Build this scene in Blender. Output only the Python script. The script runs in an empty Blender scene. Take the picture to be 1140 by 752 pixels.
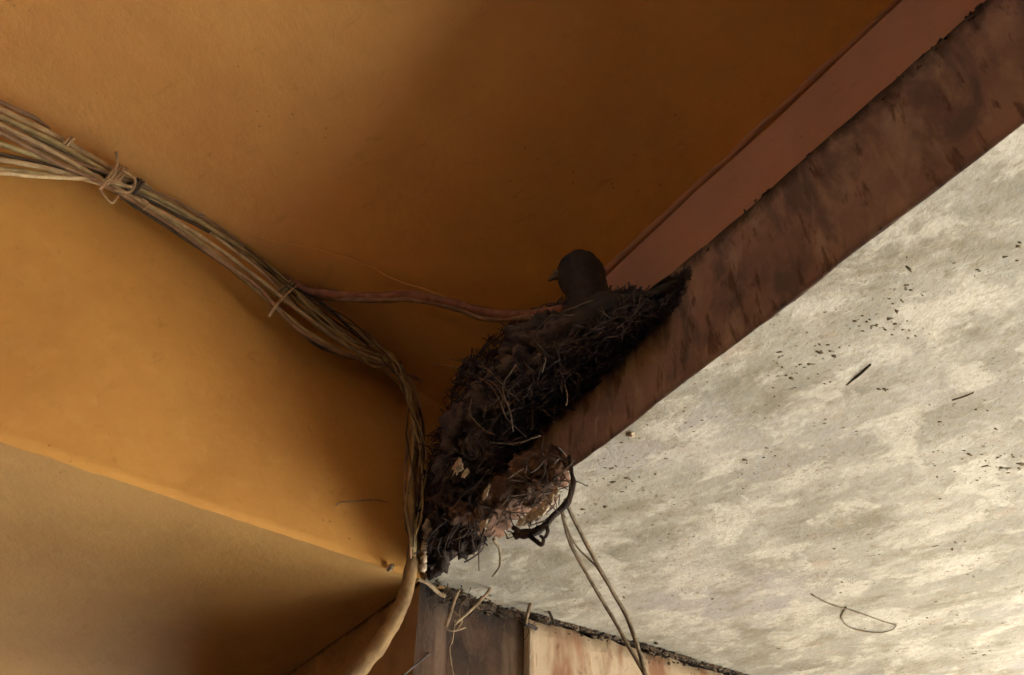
import bpy, bmesh, math, random
from mathutils import Vector, noise
R = math.radians
random.seed(7)
S = bpy.context.scene
COL = S.collection

# ------------------------------------------------------------------ camera
PITCH = R(44); FPX = 1000.0
CAM = Vector((0, 0, 1.7))
cam = bpy.data.objects.new('camera', bpy.data.cameras.new('camera'))
COL.objects.link(cam)
cam.location = CAM
cam.rotation_euler = (R(90) + PITCH, 0, 0)
cam.data.sensor_width = 36.0
cam.data.lens = FPX / 1140.0 * 36.0
cam.data.clip_start = 0.02; cam.data.clip_end = 3000
S.camera = cam
# ------------------------------------------------------------------ sky, sun, exposure
SUN_EL, SUN_AZ = R(56), R(36)          # azimuth measured from +x towards +y
w = bpy.data.worlds.new('World'); S.world = w; w.use_nodes = True
nt = w.node_tree
sky = nt.nodes.new('ShaderNodeTexSky'); sky.sky_type = 'NISHITA'; sky.sun_disc = False
sky.sun_elevation = SUN_EL; sky.sun_rotation = R(90) - SUN_AZ
nt.links.new(sky.outputs[0], nt.nodes['Background'].inputs[0])
nt.nodes['Background'].inputs[1].default_value = 0.08
sun = bpy.data.objects.new('sun', bpy.data.lights.new('sun', 'SUN'))
COL.objects.link(sun)
sun.data.energy = 5.0; sun.data.angle = R(0.5); sun.data.color = (1.0, 0.95, 0.87)
sd = Vector((math.cos(SUN_EL)*math.cos(SUN_AZ), math.cos(SUN_EL)*math.sin(SUN_AZ), math.sin(SUN_EL)))
sun.rotation_euler = sd.to_track_quat('Z', 'Y').to_euler()
S.view_settings.view_transform = 'Standard'; S.view_settings.look = 'None'
S.view_settings.gamma = 1; S.view_settings.use_curve_mapping = False
S.view_settings.exposure = 3.95
S.render.engine = 'CYCLES'
try:
    S.cycles.use_denoising = True; S.cycles.denoiser = 'OPENIMAGEDENOISE'
except Exception: pass
S.cycles.max_bounces = 10; S.cycles.diffuse_bounces = 8
S.cycles.sample_clamp_indirect = 4

# ------------------------------------------------------------------ places
def ray(px, py):
    fw = Vector((0, math.cos(PITCH), math.sin(PITCH))); up = Vector((0, -math.sin(PITCH), math.cos(PITCH)))
    return Vector((1, 0, 0))*(px-570) + up*(376-py) + fw*FPX
def at_z(px, py, z):
    r = ray(px, py); return CAM + r*((z-CAM.z)/r.z)
def at_plane(px, py, p, n):
    r = ray(px, py); return CAM + r*((p-CAM).dot(n)/r.dot(n))
H1, HL, H2 = 2.30, 2.453, 2.605          # soffit, ledge top, recess ceiling
FA = at_z(480, 642, H1); FB = at_z(1140, 140, H1)
a = (FB-FA).normalized()                 # along the slab edge, towards the camera
nF = Vector((a.y, -a.x, 0))              # out of the fascia, into the recess
LA = at_z(438, 634, H1); LB = at_z(0, 490, H1)
b = (LB-LA).normalized()                 # along the ochre beam, towards the camera left
nL = Vector((-b.y, b.x, 0))
if nL.y > 0: nL = -nL
SET = 0.030                               # depth of the ledge
Z = Vector((0, 0, 1))
def st(s_, t_): return (FA.x+a.x*s_+nF.x*t_, FA.y+a.y*s_+nF.y*t_)      # floor-plan point: s along the slab edge, t into the recess
def zc(p): return H2 + 0.25*max(-0.05, (Vector((p[0], p[1], 0))-Vector((FA.x, FA.y, 0))).dot(nF))   # the ceiling climbs away from the slab
def onF(px, py, o=0.0): return at_plane(px, py, FA+nF*o, nF)
def onL(px, py, o=0.0): return at_plane(px, py, LA+nL*o, nL)
def onS(px, py, o=0.0): return at_z(px, py, H1-o)
def onK(px, py, o=0.0):
    p = onC(px, py)
    for _ in range(12): p = at_z(px, py, zc(p)-o)
    return p
def onS2(px, py, o=0.0):
    p = onS(px, py)
    return p + Z*(soff_h(p)-o)
def soff_h(p):
    t = -(Vector((p[0], p[1], 0))-Vector((FA.x, FA.y, 0))).dot(nF)
    return noise.noise(Vector((p[0]*5, p[1]*5, 1)))*0.0035*max(0, min(1, t*12)) + noise.noise(Vector((p[0]*22, p[1]*22, 4)))*0.0016*max(0, min(1, t*25))
def onC(px, py, o=0.0): return at_z(px, py, H2-o)

# ------------------------------------------------------------------ materials
class NG:
    def __init__(s, name, rough=0.85, spec=0.25):
        s.m = bpy.data.materials.new(name); s.m.use_nodes = True
        s.t = s.m.node_tree; s.p = s.t.nodes['Principled BSDF']
        s.p.inputs['Roughness'].default_value = rough
        s.p.inputs['Specular IOR Level'].default_value = spec
        s.geo = s.t.nodes.new('ShaderNodeNewGeometry').outputs['Position']
    def map(s, rot=0, scale=(1,1,1), loc=(0,0,0)):
        n = s.t.nodes.new('ShaderNodeMapping'); n.vector_type = 'TEXTURE' if False else 'POINT'
        r = s.t.nodes.new('ShaderNodeVectorRotate'); r.rotation_type = 'Z_AXIS'; r.inputs['Angle'].default_value = rot
        s.t.links.new(s.geo, r.inputs['Vector'])
        s.t.links.new(r.outputs[0], n.inputs[0])
        n.inputs['Scale'].default_value = scale; n.inputs['Location'].default_value = loc
        return n.outputs[0]
    def noise(s, vec, scale, detail=6, rough=0.6, dist=0.0):
        n = s.t.nodes.new('ShaderNodeTexNoise'); s.t.links.new(vec, n.inputs['Vector'])
        n.inputs['Scale'].default_value = scale; n.inputs['Detail'].default_value = detail
        n.inputs['Roughness'].default_value = rough; n.inputs['Distortion'].default_value = dist
        return n.outputs['Fac']
    def voro(s, vec, scale, rnd=1.0):
        n = s.t.nodes.new('ShaderNodeTexVoronoi'); s.t.links.new(vec, n.inputs['Vector'])
        n.inputs['Scale'].default_value = scale; n.inputs['Randomness'].default_value = rnd
        return n.outputs['Distance']
    def ramp(s, fac, stops):
        n = s.t.nodes.new('ShaderNodeValToRGB'); s.t.links.new(fac, n.inputs[0])
        e = n.color_ramp.elements
        while len(e) < len(stops): e.new(0.5)
        for x, (p, c) in zip(e, stops):
            x.position = p; x.color = (c, c, c, 1) if isinstance(c, (int, float)) else (*c, 1)
        return n.outputs[0]
    def mix(s, fac, c1, c2, mode='MIX'):
        n = s.t.nodes.new('ShaderNodeMix'); n.data_type = 'RGBA'; n.blend_type = mode
        for sock, v in ((n.inputs[0], fac), (n.inputs[6], c1), (n.inputs[7], c2)):
            if hasattr(v, 'links') or hasattr(v, 'is_linked'): s.t.links.new(v, sock)
            elif isinstance(v, (int, float)): sock.default_value = v
            else: sock.default_value = (*v, 1)
        return n.outputs[2]
    def math(s, op, x, y):
        n = s.t.nodes.new('ShaderNodeMath'); n.operation = op
        for sock, v in ((n.inputs[0], x), (n.inputs[1], y)):
            if isinstance(v, (int, float)): sock.default_value = v
            else: s.t.links.new(v, sock)
        return n.outputs[0]
    def out(s, col, h=None, strength=0.3, dist=0.002):
        s.t.links.new(col, s.p.inputs['Base Color'])
        if h is not None:
            n = s.t.nodes.new('ShaderNodeBump'); n.inputs['Strength'].default_value = strength
            n.inputs['Distance'].default_value = dist
            s.t.links.new(h, n.inputs['Height']); s.t.links.new(n.outputs[0], s.p.inputs['Normal'])
        return s.m

def mat_paint(name, c1, c2, c3):
    g = NG(name); v = g.map()
    col = g.mix(g.ramp(g.noise(v, 6, 5), [(0.35, 0.0), (0.68, 1.0)]), c1, c2)
    col = g.mix(g.ramp(g.noise(v, 38, 6, .65), [(0.50, 0.0), (0.78, 0.45)]), col, c3)
    grime = g.ramp(g.noise(g.map(loc=(3,1,2)), 2.6, 8, .7), [(0.55, 0.0), (0.85, 0.5)])
    col = g.mix(grime, col, tuple(x*0.6 for x in c1))
    fleck = g.math('MULTIPLY', g.ramp(g.voro(v, 60), [(0.06, 1.0), (0.13, 0.0)]), g.ramp(g.noise(g.map(loc=(1, 4, 2)), 7, 4, .6), [(0.54, 0.0), (0.64, 0.6)]))
    col = g.mix(fleck, col, tuple(x*.35 for x in c1))
    scuff = g.ramp(g.noise(g.map(.6, (1, 3, 2), (8, 2, 5)), 20, 7, .7, .6), [(0.58, 0.0), (0.72, 0.35)])
    col = g.mix(scuff, col, tuple(x*.62 for x in c2))
    h = g.math('ADD', g.noise(v, 90, 6, .7), g.math('MULTIPLY', g.noise(v, 9, 3), 2.0))
    return g.out(col, h, 0.5, 0.0026)
M = {}
M['ochre'] = mat_paint('ochre_plaster', (0.60, 0.340, 0.095), (0.52, 0.280, 0.080), (0.64, 0.39, 0.13))
M['ochre_under'] = mat_paint('dull_ochre_plaster', (0.48, 0.300, 0.110), (0.43, 0.26, 0.10), (0.52, 0.35, 0.145))
M['ceiling'] = mat_paint('orange_ceiling_plaster', (0.76, 0.455, 0.165), (0.66, 0.38, 0.145), (0.78, 0.51, 0.20))
M['band'] = mat_paint('terracotta_plaster', (0.50, 0.295, 0.195), (0.41, 0.24, 0.165), (0.52, 0.33, 0.23))

def mat_white():
    g = NG('mottled_limewash', 0.9, 0.15)
    rot = R(26)
    v = g.map(rot, (1, 1.7, 1)); u = g.map()
    base = g.mix(g.ramp(g.noise(v, 7, 5, .55, .4), [(0.36, 0.0), (0.62, 1.0)]), (0.265, 0.268, 0.245), (0.345, 0.350, 0.32))
    base = g.mix(g.ramp(g.noise(g.map(rot, (1, 1.6, 1), (4, 2, 0)), 4.5, 4, .5), [(0.52, 0.0), (0.66, 0.6)]), base, (0.32, 0.315, 0.34))
    pale = g.ramp(g.noise(g.map(rot, (1, 1.9, 1), (9, 5, 0)), 10, 5, .5, .25), [(0.50, 0.0), (0.66, 0.75)])
    base = g.mix(pale, base, (0.46, 0.46, 0.425))
    ol = g.ramp(g.noise(g.map(rot, (1, 1.6, 1), (1, 8, 0)), 6, 8, .64, .3), [(0.50, 0.0), (0.68, 0.65)])
    base = g.mix(ol, base, (0.14, 0.135, 0.11))
    pink = g.ramp(g.noise(g.map(0, (1, 1, 1), (7, 3, 1)), 16, 4, .6), [(0.60, 0.0), (0.74, 0.5)])
    base = g.mix(pink, base, (0.38, 0.28, 0.22))
    crisp = g.ramp(g.noise(g.map(rot, (1, 1.25, 1), (3, 7, 0)), 13, 8, .60, .5), [(0.52, 0.0), (0.595, 0.75)])
    base = g.mix(crisp, base, (0.50, 0.50, 0.46))
    scuff = g.ramp(g.noise(g.map(rot, (1, 1.5, 1), (5, 1, 0)), 12, 9, .68, .2), [(0.52, 0.0), (0.66, 0.75)])
    base = g.mix(scuff, base, (0.185, 0.175, 0.135))
    s2 = g.math('MULTIPLY', g.ramp(g.voro(g.map(0.9, (1, 1.3, 0.02), (1, 1, 0)), 150), [(0.12, 1.0), (0.22, 0.0)]),
                g.ramp(g.noise(g.map(loc=(2, 9, 0)), 9, 4, .65), [(0.50, 0.0), (0.60, 0.8)]))
    base = g.mix(s2, base, (0.11, 0.10, 0.065))
    # rotten, greyed plaster near the far wall and the recess edge
    fine = g.ramp(g.noise(u, 120, 5, .7), [(0.40, 0.0), (0.68, 0.5)])
    base = g.mix(fine, base, (0.26, 0.24, 0.17))
    pit = g.ramp(g.noise(g.map(rot, (1, 1.4, 1), (2, 2, 0)), 48, 8, .72), [(0.57, 0.0), (0.66, 0.65)])
    base = g.mix(pit, base, (0.19, 0.175, 0.125))
    pt2 = g.ramp(g.noise(g.map(rot, (1, 1.3, 1), (6, 4, 0)), 34, 5, .6), [(0.58, 0.0), (0.68, 0.5)])
    base = g.mix(pt2, base, (0.44, 0.44, 0.40))
    sp = g.math('MULTIPLY', g.ramp(g.voro(g.map(0.4, (1, 1.4, 0.02)), 85), [(0.10, 1.0), (0.20, 0.0)]),
                g.ramp(g.noise(g.map(loc=(5, 5, 0)), 14, 3, .6), [(0.55, 0.0), (0.63, 1.0)]))
    base = g.mix(sp, base, (0.10, 0.085, 0.05))
    h = g.math('ADD', g.math('MULTIPLY', g.noise(v, 16, 6, .6), 2.2), g.math('ADD', g.noise(u, 150, 5, .7), g.math('MULTIPLY', pale, 0.5)))
    return g.out(base, h, 0.5, 0.0028)
M['white'] = mat_white()

def mat_fascia():
    g = NG('stained_fascia_plaster', 0.85, 0.2)
    ang = math.atan2(a.y, a.x)
    v = g.map(-ang, (1, 1, 1)); vs = g.map(-ang, (1.0, 1.0, 0.16)); vd = g.map(-ang, (1, 1, .45), (2, 3, 1))
    col = g.mix(g.ramp(g.noise(v, 9, 5, .6), [(0.38, 0.0), (0.62, 1.0)]), (0.35, 0.255, 0.225), (0.225, 0.165, 0.155))
    col = g.mix(g.ramp(g.noise(g.map(-ang, (1, 1, .4)), 36, 6, .65, .3), [(0.50, 0.0), (0.68, 0.6)]), col, (0.48, 0.39, 0.28))
    col = g.mix(g.ramp(g.noise(vd, 15, 5, .6, .5), [(0.52, 0.0), (0.61, 0.85)]), col, (0.145, 0.12, 0.13))
    col = g.mix(g.ramp(g.noise(g.map(-ang, (1, 1, .35), (7, 1, 4)), 26, 4, .55, .5), [(0.56, 0.0), (0.66, 0.6)]), col, (0.46, 0.39, 0.32))
    col = g.mix(g.ramp(g.noise(g.map(-ang, (1, 1, .25), (1, 9, 2)), 75, 3, .6), [(0.58, 0.0), (0.67, 0.75)]), col, (0.10, 0.065, 0.055))
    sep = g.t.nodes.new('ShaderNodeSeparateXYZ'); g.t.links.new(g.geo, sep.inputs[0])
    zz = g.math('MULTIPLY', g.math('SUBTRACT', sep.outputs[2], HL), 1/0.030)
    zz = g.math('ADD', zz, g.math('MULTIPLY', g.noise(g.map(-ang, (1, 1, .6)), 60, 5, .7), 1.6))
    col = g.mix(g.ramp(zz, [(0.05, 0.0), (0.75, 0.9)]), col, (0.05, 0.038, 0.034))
    h = g.math('ADD', g.noise(v, 70, 6, .7), g.math('MULTIPLY', g.noise(vs, 25, 4), 2))
    return g.out(col, h, 0.5, 0.003)
M['fascia'] = mat_fascia()

def mat_column(name, c1, c2, streak, amt, sc=30, top=.012, zs=.10):
    g = NG(name, 0.85, 0.2)
    vs = g.map(0, (1, 1, zs)); v = g.map()
    col = g.mix(g.ramp(g.noise(v, 12, 5), [(0.38, 0.0), (0.62, 1.0)]), c1, c2)
    col = g.mix(g.ramp(g.noise(vs, sc, 4, .55, .2), [(0.50, 0.0), (0.62, amt)]), col, streak)
    col = g.mix(g.ramp(g.noise(g.map(0, (1, 1, .5), (3, 3, 3)), 55, 5, .65), [(0.60, 0.0), (0.72, amt)]), col, tuple(x*.4 for x in streak))
    patch = g.ramp(g.noise(g.map(0, (1, 1, .35), (2, 6, 4)), 26, 6, .65, .4), [(0.56, 0.0), (0.62, amt*.6)])
    col = g.mix(patch, col, tuple((p+q_)*.5 for p, q_ in zip(c2, streak)))
    sep = g.t.nodes.new('ShaderNodeSeparateXYZ'); g.t.links.new(g.geo, sep.inputs[0])
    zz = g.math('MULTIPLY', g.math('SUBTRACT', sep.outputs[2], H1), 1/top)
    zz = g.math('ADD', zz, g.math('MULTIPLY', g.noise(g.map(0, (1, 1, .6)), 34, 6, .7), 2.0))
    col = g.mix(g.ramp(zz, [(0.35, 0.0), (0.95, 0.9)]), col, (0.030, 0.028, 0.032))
    h = g.math('ADD', g.math('MULTIPLY', g.noise(v, 80, 6, .7), 1.5), g.math('ADD', g.noise(vs, 18, 4), patch))
    return g.out(col, h, 0.7, 0.003)
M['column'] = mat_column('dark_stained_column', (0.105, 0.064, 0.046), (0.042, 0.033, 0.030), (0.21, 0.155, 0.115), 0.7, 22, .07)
M['chamfer'] = mat_column('brown_column_plaster', (0.36, 0.23, 0.13), (0.28, 0.175, 0.10), (0.18, 0.11, 0.07), 0.4, 16)
M['pilaster'] = mat_column('cream_flaking_paint', (0.60, 0.51, 0.39), (0.50, 0.41, 0.30), (0.31, 0.16, 0.10), 0.9, 22, .012, .22)

def mat_simple(name, c1, c2, sc=60, rough=0.8, spec=0.25, bump=0.3, bd=0.001):
    g = NG(name, rough, spec); v = g.map()
    f = g.noise(v, sc, 5, .65)
    return g.out(g.mix(g.ramp(f, [(0.38, 0.0), (0.62, 1.0)]), c1, c2), f, bump, bd)
M['cable_tan'] = mat_simple('dusty_tan_sheath', (0.56, 0.46, 0.29), (0.36, 0.27, 0.16), 55)
M['cable_olive'] = mat_simple('dusty_olive_sheath', (0.42, 0.35, 0.19), (0.26, 0.21, 0.11), 50)
M['cable_brown'] = mat_simple('brown_sheath', (0.34, 0.23, 0.15), (0.20, 0.13, 0.085), 50)
M['cable_dark'] = mat_simple('black_sheath', (0.06, 0.05, 0.04), (0.12, 0.09, 0.06), 50)
M['cable_red'] = mat_simple('reddish_brown_cord', (0.34, 0.17, 0.12), (0.22, 0.11, 0.075), 70)
M['tie'] = mat_simple('pale_binding', (0.50, 0.36, 0.22), (0.34, 0.23, 0.13), 90)
M['conduit'] = mat_simple('painted_conduit', (0.29, 0.205, 0.105), (0.17, 0.115, 0.062), 42, .75)
M['flake'] = mat_simple('chalky_flake', (0.60, 0.55, 0.45), (0.34, 0.29, 0.22), 120, .9, .1)
M['twig'] = mat_simple('dark_twig', (0.120, 0.112, 0.118), (0.064, 0.060, 0.066), 60, .9, .1)
M['dark_litter'] = mat_simple('dark_litter_and_hollows', (0.030, 0.027, 0.028), (0.065, 0.052, 0.048), 45, .95, .1, 1.0, .006)  # litter colour darkened to stand in for shade in the hollows
M['twig2'] = mat_simple('grey_brown_twig', (0.10, 0.082, 0.068), (0.05, 0.042, 0.038), 60, .9, .1)
M['fibre'] = mat_simple('grey_fibre', (0.17, 0.145, 0.12), (0.09, 0.075, 0.065), 80, .8, .2)
M['mud'] = mat_simple('nest_mould', (0.070, 0.065, 0.072), (0.125, 0.108, 0.108), 45, .95, .1, 1.0, .006)
M['clump'] = mat_simple('brown_droppings_crust', (0.18, 0.11, 0.08), (0.09, 0.062, 0.052), 40, .9, .12, 1.0, .006)
M['straw'] = mat_simple('pale_straw', (0.36, 0.29, 0.20), (0.17, 0.13, 0.09), 70)
M['string'] = mat_simple('weathered_twine', (0.13, 0.11, 0.08), (0.25, 0.215, 0.16), 110)
M['speck'] = mat_simple('black_dirt', (0.06, 0.05, 0.035), (0.15, 0.12, 0.08), 80, .95, .05)
M['black_edge'] = mat_simple('joint_shadow_and_debris', (0.055, 0.047, 0.042), (0.13, 0.10, 0.075), 60, .95, .05, .9, .004)  # dark colour for the painted joint shadow and for real debris
M['feather'] = mat_simple('slate_feathers', (0.020, 0.024, 0.030), (0.038, 0.043, 0.050), 90, .62, .3, .6, .002)
M['feather_dark'] = mat_simple('dark_wing_feathers', (0.022, 0.025, 0.030), (0.040, 0.042, 0.048), 70, .6, .3, .6, .002)
M['bill'] = mat_simple('dark_horn', (0.07, 0.05, 0.045), (0.11, 0.08, 0.07), 90, .45, .4)
M['cere'] = mat_simple('grey_cere', (0.20, 0.17, 0.16), (0.14, 0.12, 0.11), 90, .7)
M['eye'] = mat_simple('eye_black', (0.012, 0.008, 0.006), (0.03, 0.015, 0.01), 90, .12, .6, 0)
M['ground'] = mat_simple('sandy_yard', (0.58, 0.535, 0.455), (0.50, 0.46, 0.39), 1.5, .95, .1)
M['pave'] = mat_simple('cement_paving', (0.060, 0.055, 0.064), (0.048, 0.044, 0.052), 3, .9, .2)
M['concrete'] = mat_simple('raw_concrete', (0.30, 0.28, 0.25), (0.22, 0.20, 0.18), 8, .9, .15)

# ------------------------------------------------------------------ mesh helpers
def tag(o, label=None, cat=None, group=None, kind=None):
    for k, v in (('label', label), ('category', cat), ('group', group), ('kind', kind)):
        if v: o[k] = v
    return o
def link(name, bm, m, parent=None, smooth=False):
    bmesh.ops.recalc_face_normals(bm, faces=bm.faces)
    me = bpy.data.meshes.new(name); bm.to_mesh(me); bm.free()
    ms = m if isinstance(m, (list, tuple)) else [m]
    for x in ms: me.materials.append(M[x])
    if smooth:
        for p in me.polygons: p.use_smooth = True
    o = bpy.data.objects.new(name, me); COL.objects.link(o)
    if parent is not None:
        o.parent = parent
        o.matrix_parent_inverse = parent.matrix_world.inverted()
    return o
def empty(name, loc):
    o = bpy.data.objects.new(name, None); COL.objects.link(o); o.location = loc
    o.empty_display_size = 0.05
    bpy.context.view_layer.update()
    return o
def prism(bm, pts, z0, z1):
    lo = [bm.verts.new((p[0], p[1], z0)) for p in pts]; hi = [bm.verts.new((p[0], p[1], z1)) for p in pts]
    bm.faces.new(lo); bm.faces.new(hi)
    n = len(pts)
    for i in range(n): bm.faces.new((lo[i], lo[(i+1) % n], hi[(i+1) % n], hi[i]))
def catmull(p, n=6):
    p = [Vector(x) for x in p]
    if len(p) < 3: return [p[0].lerp(p[1], i/n) for i in range(n+1)]
    q = [2*p[0]-p[1]] + p + [2*p[-1]-p[-2]]; out = []
    for i in range(1, len(q)-2):
        for k in range(n):
            t = k/n
            out.append(0.5*((2*q[i]) + (q[i+1]-q[i-1])*t + (2*q[i-1]-5*q[i]+4*q[i+1]-q[i+2])*t*t + (3*q[i]-q[i-1]-3*q[i+1]+q[i+2])*t**3))
    out.append(p[-1]); return out
def tube(bm, pts, r0, r1=None, sides=8, n=6, wob=0.0, smooth=True, flat=1.0, nrm=None, lump=0.0):
    P = catmull(pts, n) if smooth else [Vector(x) for x in pts]
    if r1 is None: r1 = r0
    prev = None; N = len(P)
    up = Vector(nrm) if nrm else Vector((0.3, 0.5, 0.8)).normalized()
    sx = random.random()*50
    for i, c in enumerate(P):
        t = (P[min(i+1, N-1)]-P[max(i-1, 0)])
        if t.length < 1e-9: t = Vector((0, 0, 1))
        t.normalize()
        x = up - t*up.dot(t)
        if x.length < 1e-4: x = t.orthogonal()
        x.normalize(); up = x.copy(); y = t.cross(x)
        r = r0+(r1-r0)*i/max(N-1, 1)
        if wob: c = c + noise.noise_vector(c*40+Vector((sx, 0, 0)))*wob
        ring = []
        for k in range(sides):
            an = 2*math.pi*k/sides
            rr = r*(1+lump*noise.noise(Vector((sx+i*.35, k*.9, 0))))
            ring.append(bm.verts.new(c + x*math.cos(an)*rr*flat + y*math.sin(an)*rr))
        if prev:
            for k in range(sides): bm.faces.new((prev[k], prev[(k+1) % sides], ring[(k+1) % sides], ring[k]))
        else: bm.faces.new(ring[::-1])
        prev = ring
    bm.faces.new(prev)
def blob(bm, c, rad, sub=3, amp=0.25, fr=30, ax=None):
    """lumpy lump: rad is a 3-vector along axes ax"""
    ax = ax or (Vector((1, 0, 0)), Vector((0, 1, 0)), Z)
    g = bmesh.ops.create_icosphere(bm, subdivisions=sub, radius=1.0)
    sd_ = Vector((random.random()*9, random.random()*9, 0))
    for v in g['verts']:
        d = v.co.copy()
        k = 1 + amp*noise.fractal(d*fr*0.06+sd_, 0.7, 2.1, 5)
        v.co = Vector(c) + (ax[0]*d.x*rad[0] + ax[1]*d.y*rad[1] + ax[2]*d.z*rad[2])*k
def grid(bm, fn, nu, nv):
    V = [[bm.verts.new(fn(i/nu, j/nv)) for j in range(nv+1)] for i in range(nu+1)]
    for i in range(nu):
        for j in range(nv): bm.faces.new((V[i][j], V[i+1][j], V[i+1][j+1], V[i][j+1]))
    return V

# ------------------------------------------------------------------ the structure
# ground sheets
bm = bmesh.new(); grid(bm, lambda u, v: Vector((-400+800*u, -400+800*v, 0)), 8, 8)
tag(link('ground', bm, 'ground'), 'sandy yard stretching away from the building', kind='structure')
bm = bmesh.new(); prism(bm, [st(-5, 4.5), st(6, 4.5), st(6, -1.0), st(-5, -1.0)], 0.004, 0.10)
tag(link('pavement', bm, 'pave'), 'cement floor under the covered corner', kind='structure')

# white slab: soffit skin + fascia skin + concrete core + ledge
out = -nF
slab = empty('balcony_slab', FA)
tag(slab, 'mottled whitewashed balcony slab with a brown stained edge below the nest', 'slab')
F_END = 4.8; WID = 3.3
def wavy(s): return noise.noise(Vector((s*7, 0, 3)))*0.0014 + noise.noise(Vector((s*60, 1, 3)))*0.0007
s0 = -0.03
bm = bmesh.new()
def soff(u, v):
    s = s0 + (F_END-s0)*u; t = WID*v*v
    p = FA + a*s + out*(t - 0.0015 + (wavy(s) if v == 0 else 0))
    z = H1 + soff_h(p)
    return Vector((p.x, p.y, z))
grid(bm, soff, 300, 170)
link('soffit', bm, 'white', slab, True)
bm = bmesh.new()
def fas(u, v):
    s = s0 + (F_END-s0)*u
    z = H1-0.0006 + (HL-H1+0.0006)*v
    p = FA + a*s
    if v == 0: z += wavy(s)*0.8
    if v == 1: z += noise.noise(Vector((s*30, 5, 3)))*0.001
    return Vector((p.x, p.y, z)) + nF*(noise.noise(Vector((s*9, z*9, 7)))*0.003 + noise.noise(Vector((s*45, z*45, 2)))*0.0012 + 0.003)
V = grid(bm, fas, 300, 16)
for i in range(300):    # return the skin inwards at the bottom and the top
    pass
bot = [bm.verts.new(V[i][0].co + out*0.016 + Z*0.005) for i in range(301)]
top = [bm.verts.new(V[i][16].co + out*0.016 - Z*0.001) for i in range(301)]
for i in range(300):
    bm.faces.new((V[i][0], V[i+1][0], bot[i+1], bot[i])); bm.faces.new((V[i][16], V[i+1][16], top[i+1], top[i]))
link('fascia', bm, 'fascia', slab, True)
bm = bmesh.new()
q = [FA+a*s0+out*0.012, FA+a*F_END+out*0.012, FA+a*F_END+out*WID, FA+a*s0+out*WID]
prism(bm, q, H1+0.012, HL-0.004)
link('concrete_core', bm, 'concrete', slab)

# set-back band above the ledge
bm = bmesh.new()
def bandf(u, v):
    s = -0.2 + 5.0*u; z = HL-0.01 + (H2+0.01-HL)*v
    p = FA + a*s + out*(SET - 0.004*(1-v)**2)
    return Vector((p.x, p.y, z)) + nF*noise.noise(Vector((s*7, z*7, 3)))*0.003
V = grid(bm, bandf, 160, 12)
back = [[bm.verts.new(V[i][j].co + out*0.18) for j in (0, 12)] for i in (0, 160)]
bm.faces.new((V[0][0], V[160][0], back[1][0], back[0][0])); bm.faces.new((V[0][12], V[160][12], back[1][1], back[0][1]))
bm.faces.new((back[0][0], back[1][0], back[1][1], back[0][1]))
band = link('upper_wall', bm, 'band', None, True)
tag(band, 'terracotta painted upper wall strip set back behind the narrow ledge', 'wall')
# rounded plaster bead at ceiling
bm = bmesh.new()
tube(bm, [FA+a*s+out*(SET-0.002)+Z*(H2-0.004-HL)+Vector((0, 0, HL-H1)) for s in [x*0.14-0.12 for x in range(20)]], 0.0065, sides=8, n=3, wob=.002)
link('plaster_bead', bm, 'band', band, True)
# grimy crevice lying on the ledge lip
bm = bmesh.new()
for k in range(110):
    s = random.uniform(0.02, 1.7); q_ = random.random()**2*.02
    blob(bm, FA+a*s+nF*.0035+Z*(HL-H1-q_), (random.uniform(.0008, .004), .0012, random.uniform(.0006, .0020)), 1, .9, 30, (a, nF, Z))
lg = link('ledge_grime', bm, 'mud', None, True)
tag(lg, 'crust of dark dust and droppings along the narrow ledge', 'grime', kind='stuff')

# ceiling of the recess
SA, SB, TA, TB = -3.4, 5.0, -3.5, 3.6  # TA: unseen eave reach, chosen to place the sunlit strip of ground
def cg(dz, nz=0.0, su=SA, sv=SB, tu=TA, tv=TB):
    def f(u, v):
        x, y = st(su+(sv-su)*u, tu+(tv-tu)*v)
        return Vector((x, y, zc((x, y)) + dz + noise.noise(Vector((x*3, y*3, 0)))*nz))
    return f
bm = bmesh.new(); grid(bm, cg(0, .006), 160, 160)
tag(link('ceiling', bm, 'ceiling', None, True), 'orange painted ceiling of the recess', kind='structure')
bm = bmesh.new(); lo = grid(bm, cg(.02), 40, 40); hi = grid(bm, cg(.2), 40, 40)
for i in range(40):
    bm.faces.new((lo[i][0], lo[i+1][0], hi[i+1][0], hi[i][0])); bm.faces.new((lo[i][40], lo[i+1][40], hi[i+1][40], hi[i][40]))
    bm.faces.new((lo[0][i], lo[0][i+1], hi[0][i+1], hi[0][i])); bm.faces.new((lo[40][i], lo[40][i+1], hi[40][i+1], hi[40][i]))
tag(link('roof_slab', bm, 'concrete'), 'flat roof slab above the ceiling, its unseen eave set to shape the light', kind='structure')

# ochre beam: face L + underside
beam = empty('ochre_beam', LA); tag(beam, 'broad smooth ochre beam carrying the cable bundle on its top edge', 'beam')
Lend = 3.3; Lx = -0.16      # runs a little past the inner corner, behind the fascia
bm = bmesh.new()
def lf(u, v):
    s = Lx + (Lend-Lx)*u
    z = H1 + (zc(LA+b*s)+0.01-H1)*v
    # rounded lower arris
    k = min(1, (z-H1)/0.006)
    p = LA + b*s - nL*(0.004*(1-k))
    wv = noise.noise(Vector((s*4, z*4, 9)))*0.005*min(1, (z-H1)/.05)
    chip = 0.0022*noise.noise(Vector((s*40, 2, 2)))*(1-k)
    return Vector((p.x, p.y, z+chip)) + nL*wv
V = grid(bm, lf, 220, 60)
link('beam_face', bm, 'ochre', beam, True)
bm = bmesh.new()
def lu(u, v):
    s = Lx + (Lend-Lx)*u; t = 3.0*v*v
    p = LA + b*s - nL*(t+0.0035)
    return Vector((p.x, p.y, H1 + noise.noise(Vector((p.x*4, p.y*4, 6)))*0.005*min(1, t*9)))
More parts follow.
